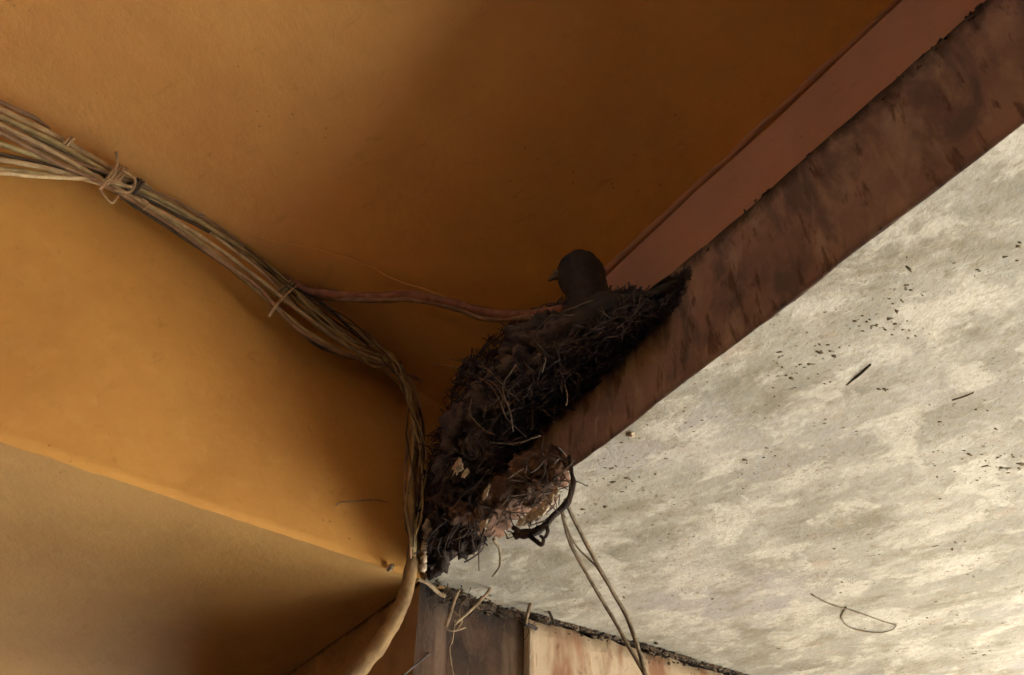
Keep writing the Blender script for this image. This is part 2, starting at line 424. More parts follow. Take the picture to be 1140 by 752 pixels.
grid(bm, lu, 160, 80)
link('beam_underside', bm, 'ochre_under', beam, True)

# column under the corner, cream pilaster on its right
CA = at_z(468, 647, H1); CB = at_z(500, 661, H1); CW = at_z(800, 747, H1)
wdir = (CW-CB).normalized()
cA2 = CA + (-a*1.0+nF*.04).normalized()*0.8
wend = CB + wdir*1.0
bm = bmesh.new()
prism(bm, [CB, wend, wend+(cA2-CA), cA2, CA, CA.lerp(CB, .96)], 0, H1+0.008)
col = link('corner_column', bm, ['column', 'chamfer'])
for p in col.data.polygons:
    n = p.normal
    if abs(n.z) < .3 and p.center.x < CA.x-.001: p.material_index = 1
tag(col, 'dark stained corner column standing directly below the nest', 'column')
# cream pilaster
wn = Vector((wdir.y, -wdir.x, 0))
bm = bmesh.new()
P0 = at_plane(589, 700, CB+wn*0.014, wn); P0.z = 0
P1 = P0 + wdir*.9
def pil(u, v):
    s = .9*u; z = (H1-0.010)*v
    p = P0 + wdir*s
    if v == 1:
        z += noise.noise(Vector((s*26, 1, 1)))*0.007 + noise.noise(Vector((s*90, 1, 1)))*0.003 - 0.002
    d = noise.noise(Vector((s*20, z*6, 4)))*0.0025
    if u == 0: p = p + wdir*noise.noise(Vector((0, z*25, 1)))*0.002
    return Vector((p.x, p.y, z)) + wn*d
V = grid(bm, pil, 320, 90)
rim = [bm.verts.new(V[0][j].co - wn*0.02) for j in range(91)]
rimt = [bm.verts.new(V[i][90].co - wn*0.02) for i in range(321)]
for j in range(90): bm.faces.new((V[0][j], V[0][j+1], rim[j+1], rim[j]))
for i in range(320): bm.faces.new((V[i][90], V[i+1][90], rimt[i+1], rimt[i]))
tag(link('cream_pilaster', bm, 'pilaster', None, True), 'cream painted wall strip with rusty streaks at the bottom edge', 'pilaster')
# dark crumbs standing in for the shadow line between wall and soffit
bm = bmesh.new()
for k in range(3800):
    s = random.uniform(-0.01, .98)
    dn = .5 + 1.0*noise.noise(Vector((s*16, 0, 0))) + .6*noise.noise(Vector((s*60, 3, 0))) + (1.0 if s < 0.12 else 0)
    if random.random() > dn: continue
    if random.random() < .5: c = CB + wdir*s + wn*random.expovariate(1/.0042) - Z*.0004; ax = (wdir, wn, Z)          # on the slab
    else: c = CB + wdir*s + wn*(.001 if s < .13 else .0145) - Z*(.001+random.expovariate(1/.0038)); ax = (wdir, Z, wn)       # on the wall
    r = random.uniform(.0007, .0026)
    blob(bm, c, (r*random.uniform(1.0, 2.6), r, r*.7), 1, .8, 30, ax)
tag(link('joint_shadow', bm, 'black_edge', None, True), 'dark crumbs standing in for the shadow line where the cream wall meets the whitewashed slab', 'shadow line', kind='stuff')

# unseen walls added to block sky light from the far sides
def wall(name, p, q, label, z1=None, th=.15):
    d = (Vector(q)-Vector(p)).normalized(); n = Vector((-d.y, d.x))*th
    bm = bmesh.new(); lo, hi = [], []
    K = 24
    for i in range(K+1):
        c = Vector(p).lerp(Vector(q), i/K); e_ = c+n
        lo.append((bm.verts.new((c.x, c.y, 0)), bm.verts.new((e_.x, e_.y, 0)))); hi.append((bm.verts.new((c.x, c.y, (z1 or zc(c)+.015))), bm.verts.new((e_.x, e_.y, (z1 or zc(e_)+.015)))))
    for i in range(K):
        bm.faces.new((lo[i][0], lo[i+1][0], hi[i+1][0], hi[i][0])); bm.faces.new((lo[i][1], lo[i+1][1], hi[i+1][1], hi[i][1]))
        bm.faces.new((hi[i][0], hi[i+1][0], hi[i+1][1], hi[i][1]))
    for i in (0, K): bm.faces.new((lo[i][0], lo[i][1], hi[i][1], hi[i][0]))
    tag(link(name, bm, 'ochre_under'), label, 'wall')
wall('added_side_wall', st(SA, 3.5), st(SB, 3.5), 'dull ochre wall added unseen on the left, with a slit below the roof for sky fill', 3.33)  # slit under the roof added to let in sky fill
wall('added_rear_wall', st(SB-.1, 3.5), st(SB-.1, -3.3), 'dull ochre wall added unseen behind the viewer to block light')
wall('added_far_wall', st(SA+.1, -0.6), st(SA+.1, 3.5), 'dull ochre wall added unseen beyond the corner column to block light')
bm = bmesh.new(); prism(bm, [st(-9, -7.5), st(9, -7.5), st(9, -7.8), st(-9, -7.8)], 0, 3.2)  # unseen wall added to end the sunlit strip of yard
tag(link('added_yard_wall', bm, 'concrete'), 'unseen grey wall added to limit the sunlit strip of the yard', 'wall')

# ------------------------------------------------------------------ cable bundle
bundle = empty('cable_bundle', onL(200, 225, .04))
tag(bundle, 'bundle of dusty tan and brown cables tied along the ochre beam', 'cable bundle')
def cable(pts, r, m, off=.035, fn=onL, parent=bundle, name='cable', wob=.0006, lump=.12, label=None):
    bm = bmesh.new()
    P = []
    for t in pts:
        o_ = t[2] if len(t) > 2 else off
        P.append(fn(t[0], t[1], o_))
    tube(bm, P, r, sides=8, n=7, wob=wob, lump=lump)
    o = link(name, bm, m, parent, True)
    if label: o['label'] = label
    return o
# upper run
cable([(-70, 92), (0, 122), (70, 156), (128, 190), (190, 218), (245, 247), (300, 285), (350, 330), (400, 372), (440, 402), (462, 438), (468, 480), (461, 540), (462, 600), (459, 636, .030)], .0042, 'cable_tan', .040)
cable([(-70, 102), (0, 130), (70, 163), (128, 197), (190, 228), (240, 258), (300, 298), (350, 343), (396, 380), (438, 408), (456, 442), (462, 490), (458, 540), (461, 600), (459, 636, .030)], .0036, 'cable_olive', .050)
cable([(-70, 108), (0, 139), (60, 170), (124, 207), (190, 243), (240, 275), (292, 314), (340, 352), (390, 388), (430, 405)], .0032, 'cable_tan', .055)
cable([(-70, 120), (0, 148), (60, 180), (120, 208), (185, 247), (235, 283), (285, 318), (330, 365), (385, 395), (440, 410), (470, 425)], .0030, 'cable_brown', .058)
cable([(-70, 88), (0, 114), (70, 148), (132, 184), (200, 214), (262, 248), (318, 296), (370, 345), (420, 388), (450, 415)], .0038, 'cable_brown', .030)
cable([(-70, 125), (0, 143), (60, 165), (124, 202), (190, 236), (246, 266), (306, 306), (352, 350), (404, 386), (446, 420), (470, 470), (468, 530), (462, 590)], .0026, 'cable_dark', .044)
# lower sagging run
cable([(-70, 138), (0, 160), (60, 181), (116, 203), (150, 222), (195, 250), (250, 292), (300, 335), (345, 372), (395, 398), (446, 404)], .0036, 'cable_olive', .052)
cable([(-70, 158), (0, 172), (60, 186), (112, 203), (148, 228), (200, 262), (258, 300), (310, 345), (352, 384), (405, 402)], .0032, 'cable_dark', .046)
cable([(-70, 170), (0, 178), (60, 190), (110, 204), (146, 220)], .0036, 'cable_tan', .050)
cable([(-70, 182), (0, 188), (60, 195), (108, 202), (140, 214)], .0032, 'cable_olive', .044)
cable([(-70, 190), (0, 193), (50, 197), (104, 200), (150, 210)], .0030, 'cable_tan', .056)
random.seed(41)
for k in range(7):
    j = random.uniform(-9, 9); q = random.uniform(-.6, .6)
    cable([(-70, 100+j*2+k*6), (0, 126+j+k*5), (64, 160+j*.5+k*3.5), (124, 198+j*.4), (190, 228+j*.8), (240, 258+j*.9), (300, 305+j), (345, 350+j*1.2), (396, 386+j*.8), (440, 407+j*.4), (462, 442), (462+j*.9, 492), (458+j*.9, 545), (461+j*.5, 600), (459+j*.1, 634, .030)],
          random.uniform(.0018, .0030), ['cable_tan', 'cable_olive', 'cable_brown'][k % 3], .038+.004*q*5+.002*k, wob=.0016)
random.seed(63)
for k in range(12):      # thin stray wires around the corner
    x0 = random.uniform(270, 330); y0 = 280+(x0-280)*.85+random.uniform(-6, 14)
    sag = random.uniform(-14, 26)
    pts = [(x0, y0), (x0+45, y0+36+sag*.5), (x0+90, y0+66+sag), (432+random.uniform(-8, 10), 400+random.uniform(-6, 14)), (455+random.uniform(-8, 12), 440), (463+random.uniform(-12, 12), 500), (460+random.uniform(-10, 12), 560), (459, 610)]
    if k % 3 == 0: pts = pts[:5]
    cable(pts, random.uniform(.0008, .0016), ['cable_brown', 'cable_olive', 'cable_dark'][k % 3], random.uniform(.03, .075), wob=.003)
# ties and knots
def ring_tie(px, py, ang, rpx, off, m='tie', n=3, name='tie'):
    bm = bmesh.new(); c = onL(px, py, off)
    d = (onL(px+10*math.cos(ang), py+10*math.sin(ang), off)-c).normalized(); y = d.cross(nL).normalized()
    for k in range(n):
        pp = [c + d*((k-(n-1)/2)*.0045 + .002*math.sin(t)) + y*math.cos(t)*rpx + nL*math.sin(t)*rpx*.75 for t in [2*math.pi*i/14 for i in range(15)]]
        tube(bm, pp, .0021, sides=6, n=2, wob=.0008)
    return link(name, bm, m, bundle, True)
ring_tie(128, 198, R(30), .021, .046, n=4)
ring_tie(225, 240, R(33), .016, .044, n=2)
ring_tie(148, 212, R(30), .020, .044, 'cable_dark', 3)
ring_tie(316, 322, R(40), .018, .042, 'cable_olive', 2)
ring_tie(74, 160, R(30), .012, .046, n=2)
# loose tails of the knot
for pts in ([(130, 170), (131, 182), (126, 196), (120, 206)], [(118, 204), (112, 212), (124, 226), (132, 218)], [(136, 190), (150, 200), (145, 214), (128, 212)], [(110, 212), (122, 200), (140, 206)],
            [(158, 222), (166, 228), (160, 234)], [(302, 348), (310, 338), (322, 325), (330, 318)], [(300, 352), (304, 345)]):
    bm = bmesh.new(); tube(bm, [onL(x, y, .072) for x, y in pts], .0024, .0012, sides=6, n=4, wob=.001)
    link('knot_tail', bm, 'tie', bundle, True)

# reddish cord swinging from the bundle into the nest
root = empty('brown_cord', onK(450, 335, .03))
tag(root, 'reddish brown cord sagging between the cable bundle and the nest', 'cord')
def cord(pts, r, m, parent, name='strand'):
    bm = bmesh.new(); tube(bm, [f_(x, y, o_) for f_, x, y, o_ in pts], r, sides=8, n=8, wob=.0012, lump=.2)
    return link(name, bm, m, parent, True)
cord([(onL, 300, 290, .04), (onL, 338, 322, .05), (onK, 372, 328, .03), (onK, 410, 331, .03), (onK, 455, 329, .025), (onK, 500, 337, .03), (onK, 545, 349, .035), (onK, 590, 350, .05), (onF, 625, 345, .05)], .0064, 'cable_red', root)
cord([(onL, 310, 300, .04), (onL, 345, 330, .05), (onK, 380, 333, .035), (onK, 420, 335, .035), (onK, 460, 334, .03), (onK, 505, 343, .035), (onK, 540, 355, .04), (onK, 580, 354, .05), (onF, 610, 354, .05)], .0040, 'cable_brown', root)
cord([(onL, 250, 254, .04), (onK, 300, 268, .006), (onK, 345, 276, .006), (onK, 400, 292, .005), (onK, 440, 312, .008), (onK, 480, 325, .012), (onK, 520, 342, .03)], .0011, 'ceiling', root)

# conduit running down from the corner
cd = empty('painted_conduit', onL(460, 600, .03))
tag(cd, 'thick ochre painted conduit bending down from the corner below the cables', 'conduit')
bm = bmesh.new()
P = [onL(466, 480, .020), onL(467, 520, .022), onL(467, 555, .026), onL(464, 590, .030), onL(459, 625, .036)]
e = P[-1]
P += [CAM + ray(452, 660).normalized()*(e-CAM).length*.985, CAM + ray(434, 700).normalized()*(e-CAM).length*.97,
      CAM + ray(406, 738).normalized()*(e-CAM).length*0.96, CAM + ray(370, 778).normalized()*(e-CAM).length*.95, CAM + ray(330, 820).normalized()*(e-CAM).length*.94]
tube(bm, P, .0045, .0125, sides=20, n=12, wob=.0020, lump=.18)
link('pipe', bm, 'conduit', cd, True)
bm = bmesh.new()
for (x, y) in [(474, 588), (475, 600), (473, 612), (472, 622), (471, 632), (476, 583), (477, 590), (474, 606)]:
    blob(bm, CAM + ray(x, y).normalized()*((e-CAM).length-.006), (.0045, .004, .007), 2, .5)
f = link('flaking_paint', bm, 'flake', cd, True)

# ------------------------------------------------------------------ nest
def inside(p, poly):
    x, y = p; c = False; j = len(poly)-1
    for i in range(len(poly)):
        xi, yi = poly[i]; xj, yj = poly[j]
        if (yi > y) != (yj > y) and x < (xj-xi)*(y-yi)/(yj-yi)+xi: c = not c
        j = i
    return c
def edge_d(p, poly):
    best = 1e9; P = Vector(p)
    for i in range(len(poly)):
        A = Vector(poly[i]); B = Vector(poly[(i+1) % len(poly)]); d = B-A
        t = max(0, min(1, (P-A).dot(d)/d.length_squared)); best = min(best, (A+d*t-P).length)
    return best
NEST = [(505, 408), (535, 378), (575, 356), (615, 345), (665, 333), (712, 326), (742, 334), (740, 350), (716, 372), (690, 396), (662, 424), (636, 448), (612, 470), (585, 500), (562, 520), (530, 545), (490, 560), (474, 540), (478, 500), (500, 455)]
nest = empty('bird_nest', onF(620, 420, .06))
tag(nest, 'untidy dark twig nest wedged between the corner cables and the ledge', 'nest')
# moulded core
bm = bmesh.new()
for (x, y, o_, ru, rw, rz) in [(690, 362, .02, .055, .05, .030), (640, 385, .035, .075, .055, .045), (595, 415, .04, .070, .055, .055), (555, 450, .045, .055, .05, .055),
                               (520, 480, .045, .040, .045, .050), (505, 525, .040, .030, .035, .045), (600, 385, .05, .06, .05, .035), (545, 500, .035, .035, .035, .04), (715, 348, .0, .035, .04, .02)]:
    blob(bm, onF(x, y, o_), (ru*.72, rw*.75, rz*.72), 4, .42, 42, (a, nF, Z))
link('nest_core', bm, 'mud', nest, True)
def twigs(n, m, poly, lmin, lmax, r, name, kind='stuff', outw=.085, curl=.5, seed=1):
    random.seed(seed); bm = bmesh.new(); k = 0
    x0, x1 = min(p[0] for p in poly), max(p[0] for p in poly); y0, y1 = min(p[1] for p in poly), max(p[1] for p in poly)
    while k < n:
        p = (random.uniform(x0, x1), random.uniform(y0, y1))
        if not inside(p, poly): continue
        ed = edge_d(p, poly)
        w_ = 0.006 + outw*(1-math.exp(-ed/38.0))*random.uniform(.35, 1.0)
        c = onF(p[0], p[1], w_)
        L = random.uniform(lmin, lmax)*(.45+.55*min(1, ed/22))
        d = (a*random.gauss(0, 1.2) + nF*random.gauss(0, .55) + Z*random.gauss(0, .42)).normalized()
        sdv = Vector((random.gauss(0, 1), random.gauss(0, 1), random.gauss(0, 1)))
        sdv = (sdv - d*sdv.dot(d)).normalized()*L*curl*random.uniform(0, .6)
        P_ = [c-d*L*.5, c-d*L*.15+sdv*.7, c+d*L*.2+sdv*.6, c+d*L*.5]
        tube(bm, P_, random.uniform(.6, 1.3)*r, random.uniform(.3, .8)*r, sides=4, n=3, wob=.002)
        k += 1
    return tag(link(name, bm, m, nest, True), kind=kind)
twigs(2600, 'twig', NEST, .02, .065, .0010, 'twigs', seed=3)
UP = [(560, 370), (600, 346), (628, 334), (655, 328), (680, 327), (712, 324), (742, 336), (738, 352), (700, 385), (650, 400), (590, 400)]
twigs(1300, 'twig', UP, .02, .055, .0010, 'rim_twigs', outw=.115, seed=9)
TAIL = [(722, 332), (745, 312), (764, 298), (770, 304), (750, 346), (722, 366)]
twigs(300, 'twig', TAIL, .008, .035, .0009, 'ledge_litter', outw=.02, seed=13)
twigs(110, 'twig2', NEST, .03, .07, .0008, 'grass_stems', outw=.09, curl=.9, seed=5)
twigs(60, 'fibre', NEST, .025, .06, .0014, 'broken_stalks', outw=.08, curl=.3, seed=15)
# loose loops and fibres on the front
bm = bmesh.new(); random.seed(11)
for pts in ([(480, 405), (515, 412), (548, 432), (562, 462), (585, 487)], [(525, 440), (524, 462), (538, 478), (552, 484)], [(520, 430), (545, 425), (565, 450), (572, 480)],
            [(545, 492), (570, 494), (600, 486)], [(604, 390), (608, 400), (603, 415)], [(628, 428), (632, 440), (630, 452)], [(615, 352), (640, 342), (660, 334)],
            [(500, 400), (540, 410), (570, 440)], [(640, 350), (615, 352), (600, 365), (595, 372)], [(575, 405), (560, 430), (566, 455)]):
    tube(bm, [onF(x, y, .095) for x, y in pts], .0007, sides=4, n=6, wob=.0015)
tag(link('fibres', bm, 'fibre', nest, True), 'fine grey fibres looping out of the dark twigs')
bm = bmesh.new()
tube(bm, [onF(714, 387, .02), onF(717, 396, .02), onF(715, 407, .02)], .0011, sides=5)
link('pale_fibre', bm, 'straw', nest, True)

# debris hanging under the nest
clump = empty('droppings_clump', onF(590, 560, .03))
tag(clump, 'brown crust of droppings and mud hanging below the nest over the slab edge', 'droppings')
CL = [(545, 510), (600, 488), (632, 505), (637, 535), (622, 562), (596, 585), (560, 600), (530, 602), (505, 585), (520, 545)]
bm = bmesh.new(); random.seed(21)
for (x, y, o_, ru, rw, rz) in [(590, 528, .012, .048, .026, .036), (610, 518, .010, .034, .022, .030), (565, 555, .02, .042, .028, .034), (545, 580, .022, .030, .026, .022), (600, 552, .012, .028, .02, .022), (520, 575, .026, .022, .024, .022), (622, 528, .008, .016, .012, .022)]:
    blob(bm, onF(x, y, o_), (ru*.66, rw, rz*.68), 4, .38, 40, (a, nF, Z))
link('crust', bm, 'clump', clump, True)
random.seed(22); bm = bmesh.new(); k = 0
while k < 130:
    p = (random.uniform(500, 640), random.uniform(485, 605))
    if not inside(p, CL): continue
    c = onF(p[0], p[1], random.uniform(.01, .055)); L = random.uniform(.015, .045)
    d = Vector((random.gauss(0, 1), random.gauss(0, 1), random.gauss(0, .9))).normalized()
    tube(bm, [c-d*L*.5, c+Vector((random.gauss(0, .004), 0, random.gauss(0, .004))), c+d*L*.5], .0009, .0005, sides=4, n=3, wob=.002); k += 1
tag(link('loose_stems', bm, 'twig2', clump, True), kind='stuff')
bm = bmesh.new()
L_ = catmull([onF(x, y, .052) for x, y in [(619, 547), (611, 560), (601, 570), (591, 577), (578, 583)]], 6)
for k, c in enumerate(L_):
    for _ in range(3):
        r_ = random.uniform(.0016, .0046)*(1.1-.5*abs(k/len(L_)-.5)*2)
        blob(bm, c+Vector((random.gauss(0, .0016), random.gauss(0, .001), random.gauss(0, .0018))), (r_*1.3, r_*.6, r_), 2, .9, 60, (a, nF, Z))
tag(link('guano_lip', bm, 'flake', clump, True), 'chalky white rim along the bottom of the crust')
bm = bmesh.new()
P_ = [(632, 508), (637, 530), (634, 552), (620, 572), (603, 588), (588, 594), (576, 596)]
tube(bm, [onF(x, y, .040) for x, y in P_], .0022, .0050, sides=8, n=6, wob=.002, lump=.6)
for pts in ([(590, 594), (597, 602), (604, 606), (606, 600), (603, 597)], [(607, 584), (609, 592), (606, 600)], [(576, 592), (586, 590), (600, 592)], [(572, 588), (590, 598)]):
    tube(bm, [onF(x, y, .040) for x, y in pts], .0028, .0018, sides=6, n=4, wob=.002, lump=.4)
link('dark_rim', bm, 'dark_litter', clump, True)
# trash in the corner below the nest, coloured dark for the shaded hollows
tr = empty('corner_litter', onF(500, 600, .02))
tag(tr, 'litter packed into the corner between conduit and slab edge, coloured dark like shaded hollows', 'litter')
bm = bmesh.new(); random.seed(31)
for (x, y, o_, r_) in [(488, 570, .03, .030), (492, 600, .02, .028), (486, 622, .012, .022), (515, 598, .012, .026), (478, 545, .03, .024), (505, 560, .035, .026), (530, 590, .008, .02)]:
    blob(bm, onF(x, y, o_), (r_, r_*.7, r_), 4, .45, 45, (a, nF, Z))
link('litter_mass', bm, 'dark_litter', tr, True)
bm = bmesh.new()
for k in range(110):
    x, y = random.uniform(468, 540), random.uniform(480, 615)
    c = onF(x, y, random.uniform(.03, .07)); L = random.uniform(.015, .05)
    d = Vector((random.gauss(0, .6), random.gauss(0, .6), random.gauss(0, 1))).normalized()
    tube(bm, [c-d*L*.5, c+Vector((random.gauss(0, .005), 0, 0)), c+d*L*.5], .0010, .0005, sides=4, n=3, wob=.003)
tag(link('litter_stems', bm, 'dark_litter', tr, True), kind='stuff')

# pale chips
def chip(px, py, o_, r, lab, sq=(1, .4, 1.3), fn=onF, rot=0):
    bm = bmesh.new(); blob(bm, fn(px, py, o_), (r*sq[0], r*sq[1], r*sq[2]), 3, .9, 40, (a*math.cos(rot)+Z*math.sin(rot), nF, Z*math.cos(rot)-a*math.sin(rot)))
    tag(link('plaster_chip', bm, 'flake', None, True), lab, 'plaster chip', 'plaster chips caught below the nest')
chip(510, 520, .09, .0078, 'largest pale plaster chip caught in the dark nest material', (1, .4, 1.2), rot=.5)
chip(518, 527, .09, .0050, 'small pale chip touching the lower right of the largest one', (1.2, .4, .8))
chip(541, 549, .075, .0046, 'slim pale chip at the left edge of the brown crust', (.6, .4, 1.6), rot=-.6)
chip(539, 585, .062, .0055, 'round white chip at the foot of the brown crust', (1, .5, 1))
chip(589, 548, .045, .0034, 'faint small chip in the middle of the brown crust', (.6, .4, 1.4))
chip(435, 632, .004, .0052, 'tiny white chip at the lower inner corner of the ochre beam', (1.0, .5, .8), fn=onL)

# ------------------------------------------------------------------ straws and twigs around the column head
def stick(name, lab, cat, lists, m, r0, r1, group=None, fn=None, wob=.0012, lump=.3):
    bm = bmesh.new()
    for pts in lists:
        tube(bm, [fn(*t) for t in pts], r0, r1, sides=6, n=5, wob=wob, lump=lump)
    return tag(link(name, bm, m, None, True), lab, cat, group)
def onW(px, py, o_=0): return at_plane(px, py, CB+wn*o_, wn)
SG = 'loose straws hanging at the column head'
stick('straw', 'long pale forked straw slanting across the column head', 'straw', [[(556, 632, .035), (550, 650, .04), (532, 672, .045), (512, 690, .05), (506, 698, .05)]], 'straw', .0026, .0016, SG, onW)
stick('straw', 'short pale straw leaning left at the column corner', 'straw', [[(511, 658, .035), (505, 670, .04), (500, 688, .045), (496, 698, .045)]], 'straw', .0022, .0026, SG, onW)
stick('straw', 'thin pale straw tangle dangling down the column corner', 'straw', [[(494, 700, .04), (505, 703, .045), (518, 699, .045)], [(506, 690, .04), (503, 712, .04), (500, 722, .035), (503, 742, .03), (508, 760, .03)], [(503, 680, .04), (514, 690, .045), (508, 702, .04)]], 'straw', .0013, .0009, SG, onW)
stick('grass_loop', 'olive grass blade looping below the brown crust', 'grass blade', [[(550, 600, .012), (557, 614, .012), (556, 630, .014), (549, 642, .018)]], 'string', .0020, .0014, None, lambda x, y, o_: onS(x, y, o_), lump=.3)
stick('pale_edge_rim', 'pale strip added as the light rim of the column edge beside the conduit', 'edge rim', [[(464, 645, .02), (476, 650, .02), (488, 660, .02), (495, 663, .02)]], 'straw', .0022, .0034, None, lambda x, y, o_: onS(x, y, o_))  # strip added for the light rim along the column's top edge
stick('forked_twig', 'dark forked twig poking out where cream wall meets column', 'twig', [[(596, 664, .03), (604, 668, .032), (610, 678, .03), (617, 694, .03)], [(606, 672, .03), (614, 664, .03), (622, 652, .03)]], 'twig2', .0028, .0018, None, onW)
stick('bent_straw', 'pale bent stalk hooked over the dark forked twig', 'stalk', [[(604, 665, .036), (592, 670, .036), (588, 682, .034), (585, 694, .03)]], 'straw', .0028, .0024, None, onW)
stick('stub_twig', 'short dark twig stub at the top corner of the cream wall', 'twig', [[(584, 694, .02), (592, 697, .02), (598, 701, .02)]], 'twig', .0034, .0026, None, onW)
stick('thin_wire', 'thin dark wire crossing the brown lower corner', 'wire', [[(440, 760, .03), (456, 746, .02), (472, 733, .012), (478, 728, .006)]], 'twig', .0014, .001, None, onW)
stick('beam_straw', 'thin dark stem stuck on the ochre beam left of the conduit', 'stem', [[(374, 563, .003), (380, 559, .006), (398, 558, .006), (418, 557, .003), (432, 560, .004)]], 'cable_brown', .0013, .0008, None, onL, lump=.1)

random.seed(51)
bm = bmesh.new()
for k in range(90):
    x = 478+min(random.expovariate(1/34), 120); y = 645+(x-480)*.36+random.gauss(6, 9)
    c = onW(x, y, random.uniform(.004, .03)); L = random.uniform(.006, .028)
    d = Vector((random.gauss(0, 1), random.gauss(0, .6), random.gauss(0, .8))).normalized()
    tube(bm, [c-d*L*.5, c+Vector((random.gauss(0, .003), 0, random.gauss(0, .003))), c+d*L*.5], random.uniform(.0006, .0014), .0004, sides=4, n=3, wob=.002)
for k in range(26):
    x = 486+random.uniform(0, 75); y = 652+(x-486)*.34+random.gauss(4, 4)
    r_ = random.uniform(.002, .007); blob(bm, onW(x, y, .004), (r_*1.6, r_*.6, r_), 2, .8, 40, (wdir, wn, Z))
tag(link('dark_debris', bm, 'black_edge', None, True), 'blackened dust and stems clinging to the head of the corner column', 'debris', kind='stuff')

# hanging twine
tw = empty('hanging_twine', onS(632, 560, .01))
tag(tw, 'pair of weathered twines hanging from the brown crust past the cream wall', 'twine')
D0 = (onF(630, 556, .03)-CAM).length
def tws(pts, r):
    bm = bmesh.new(); tube(bm, [CAM+ray(x, y).normalized()*(D0+o_) for x, y, o_ in pts], r, sides=7, n=8, wob=.0007, lump=.25)
    link('twine_strand', bm, 'string', tw, True)
tws([(628, 560, 0), (627, 575, .01), (633, 600, .02), (645, 625, .03), (662, 655, .04), (680, 684, .05), (697, 715, .05), (716, 748, .05), (722, 765, .05)], .0021)
tws([(629, 556, 0), (640, 580, .01), (654, 608, .02), (668, 635, .03), (684, 662, .04), (699, 690, .05), (708, 715, .05), (716, 742, .05), (721, 764, .05)], .0024)
tws([(627, 577, .012), (640, 606, .02), (655, 622, .03), (664, 632, .03), (682, 660, .04)], .0011)

# ------------------------------------------------------------------ marks stuck on the soffit
stick('soffit_twig', 'short dark curved twig stuck to the middle of the whitewashed slab', 'twig', [[(943, 430, .0), (951, 423, .0007), (960, 416, .0007), (970, 407, .0)]], 'speck', .0009, .0014, None, onS2, wob=.0003, lump=.3)
stick('thread_loop', 'thin brown thread loop stuck low on the whitewashed slab', 'thread', [[(903, 662, .001), (925, 672, .002), (955, 682, .002), (985, 692, .001), (998, 696, .001)], [(942, 676, .001), (937, 688, .002), (948, 699, .002), (975, 704, .002), (992, 701, .002), (998, 696, .001)]], 'string', .0011, .0008, None, onS2, wob=.0004, lump=.2)
stick('dry_grass', 'pale short stem stuck to the slab right of the dark curved twig', 'stem', [[(1060, 446, .0), (1072, 442, .0005), (1084, 437, .0)]], 'string', .0009, .0007, None, onS2, wob=.0003)
bm = bmesh.new(); random.seed(77)
spots = [(925, 391, 5), (928, 396, 6), (913, 393, 5), (911, 391, 4), (902, 406, 5), (891, 406, 3), (875, 418, 4), (881, 422, 5), (912, 383, 3), (985, 434, 6), (979, 434, 3), (952, 357, 3), (968, 355, 3), (996, 360, 4),
         (1097, 513, 5), (1110, 509, 4), (1098, 519, 5), (1121, 521, 6), (1115, 521, 4), (1137, 516, 8), (1134, 521, 5), (1108, 476, 4), (1128, 508, 3), (1078, 505, 5), (1072, 501, 3), (1046, 470, 4), (1086, 456, 3),
         (683, 537, 7), (678, 540, 5), (698, 532, 5), (704, 535, 3), (693, 547, 5), (649, 566, 4), (674, 563, 4), (694, 664, 5), (749, 664, 4), (822, 534, 3), (828, 545, 3), (963, 700, 4), (868, 722, 5), (852, 717, 3), (829, 513, 5),
         (854, 501, 3), (868, 392, 4), (1042, 607, 4), (1060, 611, 4), (1063, 604, 4), (928, 611, 4), (1008, 317, 4), (1014, 322, 4), (998, 346, 4), (990, 354, 4), (1012, 299, 5), (1088, 300, 4), (1132, 273, 4), (1118, 285, 3), (1046, 555, 3),
         (741, 510, 3), (703, 484, 5), (700, 482, 3), (1085, 729, 5), (1096, 730, 4), (1036, 695, 3), (1050, 702, 3), (919, 638, 3), (937, 648, 3), (1083, 640, 3)]
for _ in range(260):
    cx, cy, _r = random.choice(spots); spots.append((cx+random.gauss(0, 15), cy+random.gauss(0, 9), random.uniform(1.0, 3.0)))
for (x, y, s_) in spots[:]:
    p = onS2(x, y, 0)
    if (p-FA).dot(out) < .01: continue
    an = random.uniform(-.3, 1.0); r_ = s_*.00045
    dx = Vector((math.cos(an), math.sin(an), 0)); dy = Vector((-dx.y, dx.x, 0))
    blob(bm, p, (r_*random.uniform(1.1, 2.2), r_*.8, .0007), 1, 1.2, 40, (dx, dy, Z))
tag(link('dirt_specks', bm, 'speck', None, True), 'scattered black specks of dirt across the whitewashed slab', 'dirt', kind='stuff')
for (px, py, r_, lab) in [(702, 483, .0042, 'small white blister at the slab edge near the nest'), ]:
    bm = bmesh.new(); blob(bm, onS2(px, py, .001), (r_, r_*.8, .003), 3, .7)
    tag(link('paint_blister', bm, 'flake', None, True), lab, 'blister')

# ------------------------------------------------------------------ the bird
O = .022
bird = empty('bird', onF(680, 350, O))
tag(bird, 'dark slate pigeon sitting low on the nest with its head raised to the left', 'bird')
px_ = lambda x, y, d=0.0: onF(x, y, O+d)
spine = [  # point, side radius, height radius (metres)
    (px_(762, 314, -.02), .004, .003), (px_(748, 324, -.015), .014, .006), (px_(728, 339, -.01), .020, .012), (px_(704, 351, 0), .032, .024), (px_(682, 358, .01), .038, .032),
    (px_(662, 362, .015), .036, .036), (px_(657, 344, .018), .030, .030), (px_(656, 334, .018), .0258, .0255), (px_(654, 324, .018), .0248, .0248), (px_(649, 312, .018), .0285, .0290), (px_(645, 302, .018), .0268, .0285), (px_(643, 293, .018), .0200, .0215), (px_(641, 287, .018), .008, .009)]
bm = bmesh.new(); prev = None; N = len(spine); sides = 28
C_ = catmull([s[0] for s in spine], 5); RS = catmull([Vector((s[1], s[2], 0)) for s in spine], 5)
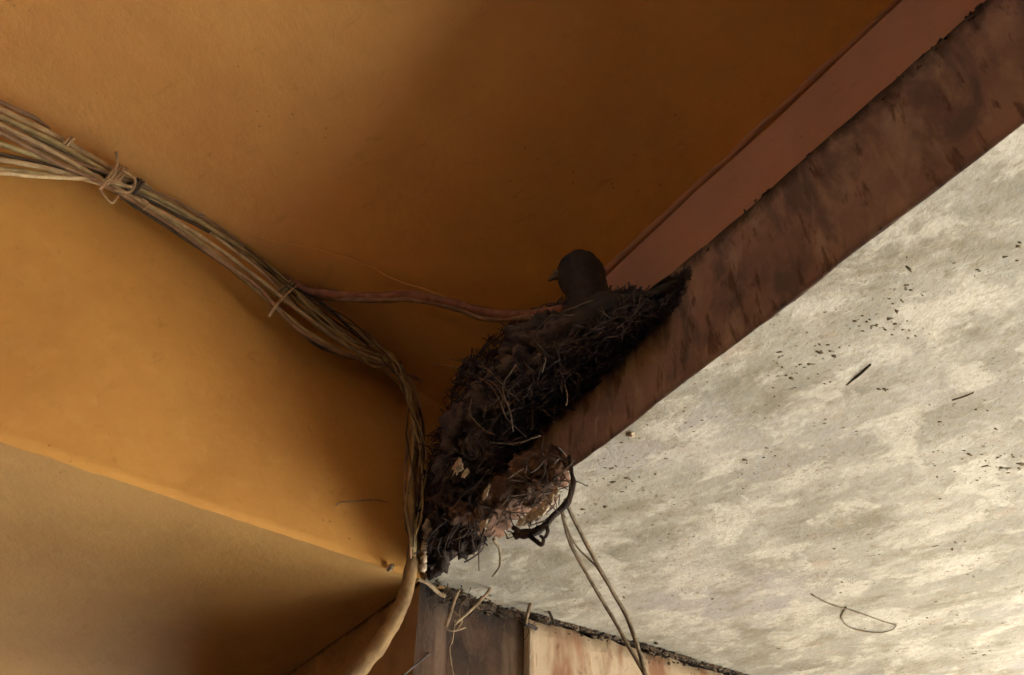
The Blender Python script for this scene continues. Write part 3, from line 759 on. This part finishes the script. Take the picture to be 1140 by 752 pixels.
up = nF.copy()
for i, c in enumerate(C_):
    t = (C_[min(i+1, len(C_)-1)]-C_[max(i-1, 0)]).normalized()
    x = (up - t*up.dot(t)).normalized(); up = x.copy(); y = t.cross(x)
    ring = []
    for k in range(sides):
        an = 2*math.pi*k/sides
        p = x*math.cos(an)*max(RS[i].x, .001) + y*math.sin(an)*max(RS[i].y, .001)
        q_ = c+p
        q_ += p.normalized()*(.0016*noise.noise(q_*90)+.0008*noise.noise(q_*240))
        ring.append(bm.verts.new(q_))
    if prev:
        for k in range(sides): bm.faces.new((prev[k], prev[(k+1) % sides], ring[(k+1) % sides], ring[k]))
    else: bm.faces.new(ring)
    prev = ring
bm.faces.new(prev)
bo = link('body', bm, 'feather', bird, True)
hc = px_(643, 304, .018)                     # head centre
hv = CAM-hc; hv.normalize()
left = Vector((-1, 0, 0)); left = (left - hv*left.dot(hv)).normalized(); upv = left.cross(hv)
if upv.z < 0: upv = -upv
def hd(l, u, f_): return hc + left*l + upv*u + hv*f_
bm = bmesh.new()
tube(bm, [hd(.015, -.002, .006), hd(.025, -.004, .007), hd(.032, -.007, .008), hd(.036, -.011, .008)], .0070, .0014, sides=12, n=5)
bi = link('bill', bm, 'bill', bird, True)
bm = bmesh.new(); blob(bm, hd(.0255, .0005, .0085), (.0045, .004, .0032), 2, .2); link('cere', bm, 'cere', bird, True)
for sgn in (1,):
    bm = bmesh.new(); blob(bm, hd(.010, .004, .0225), (.0034, .0034, .0034), 3, 0); link('eye', bm, 'eye', bird, True)
# far-side eye
bm = bmesh.new(); blob(bm, hd(.012, .004, -.0215), (.0034, .0034, .0034), 3, 0); link('eye', bm, 'eye', bird, True)
# folded wings and tail feathers
for sg in (1, -1):
    bm = bmesh.new()
    for k in range(9):
        t0 = px_(668+k*2, 360+(-k)*1.0, .01)+nF*sg*(.030-.001*k); t1 = px_(712+k*3.2, 347-k*2.0, -.005)+nF*sg*(.018-.001*k)
        tube(bm, [t0, t0.lerp(t1, .5)+Z*.004+nF*sg*.004, t1], .0105, .0028, sides=8, n=5, flat=.35, nrm=nF)
    link('wing', bm, 'feather_dark', bird, True)
bm = bmesh.new()
for k in range(7):
    o_ = (k-3)*.0045
    tube(bm, [px_(718, 340, -.01)+nF*o_*.6, px_(742, 326, -.015)+nF*o_, px_(764-abs(k-3)*1.5, 313+abs(k-3)*1.0, -.02)+nF*o_*1.2], .0062, .0045, sides=8, n=4, flat=.3, nrm=Z)
link('tail', bm, 'feather_dark', bird, True)
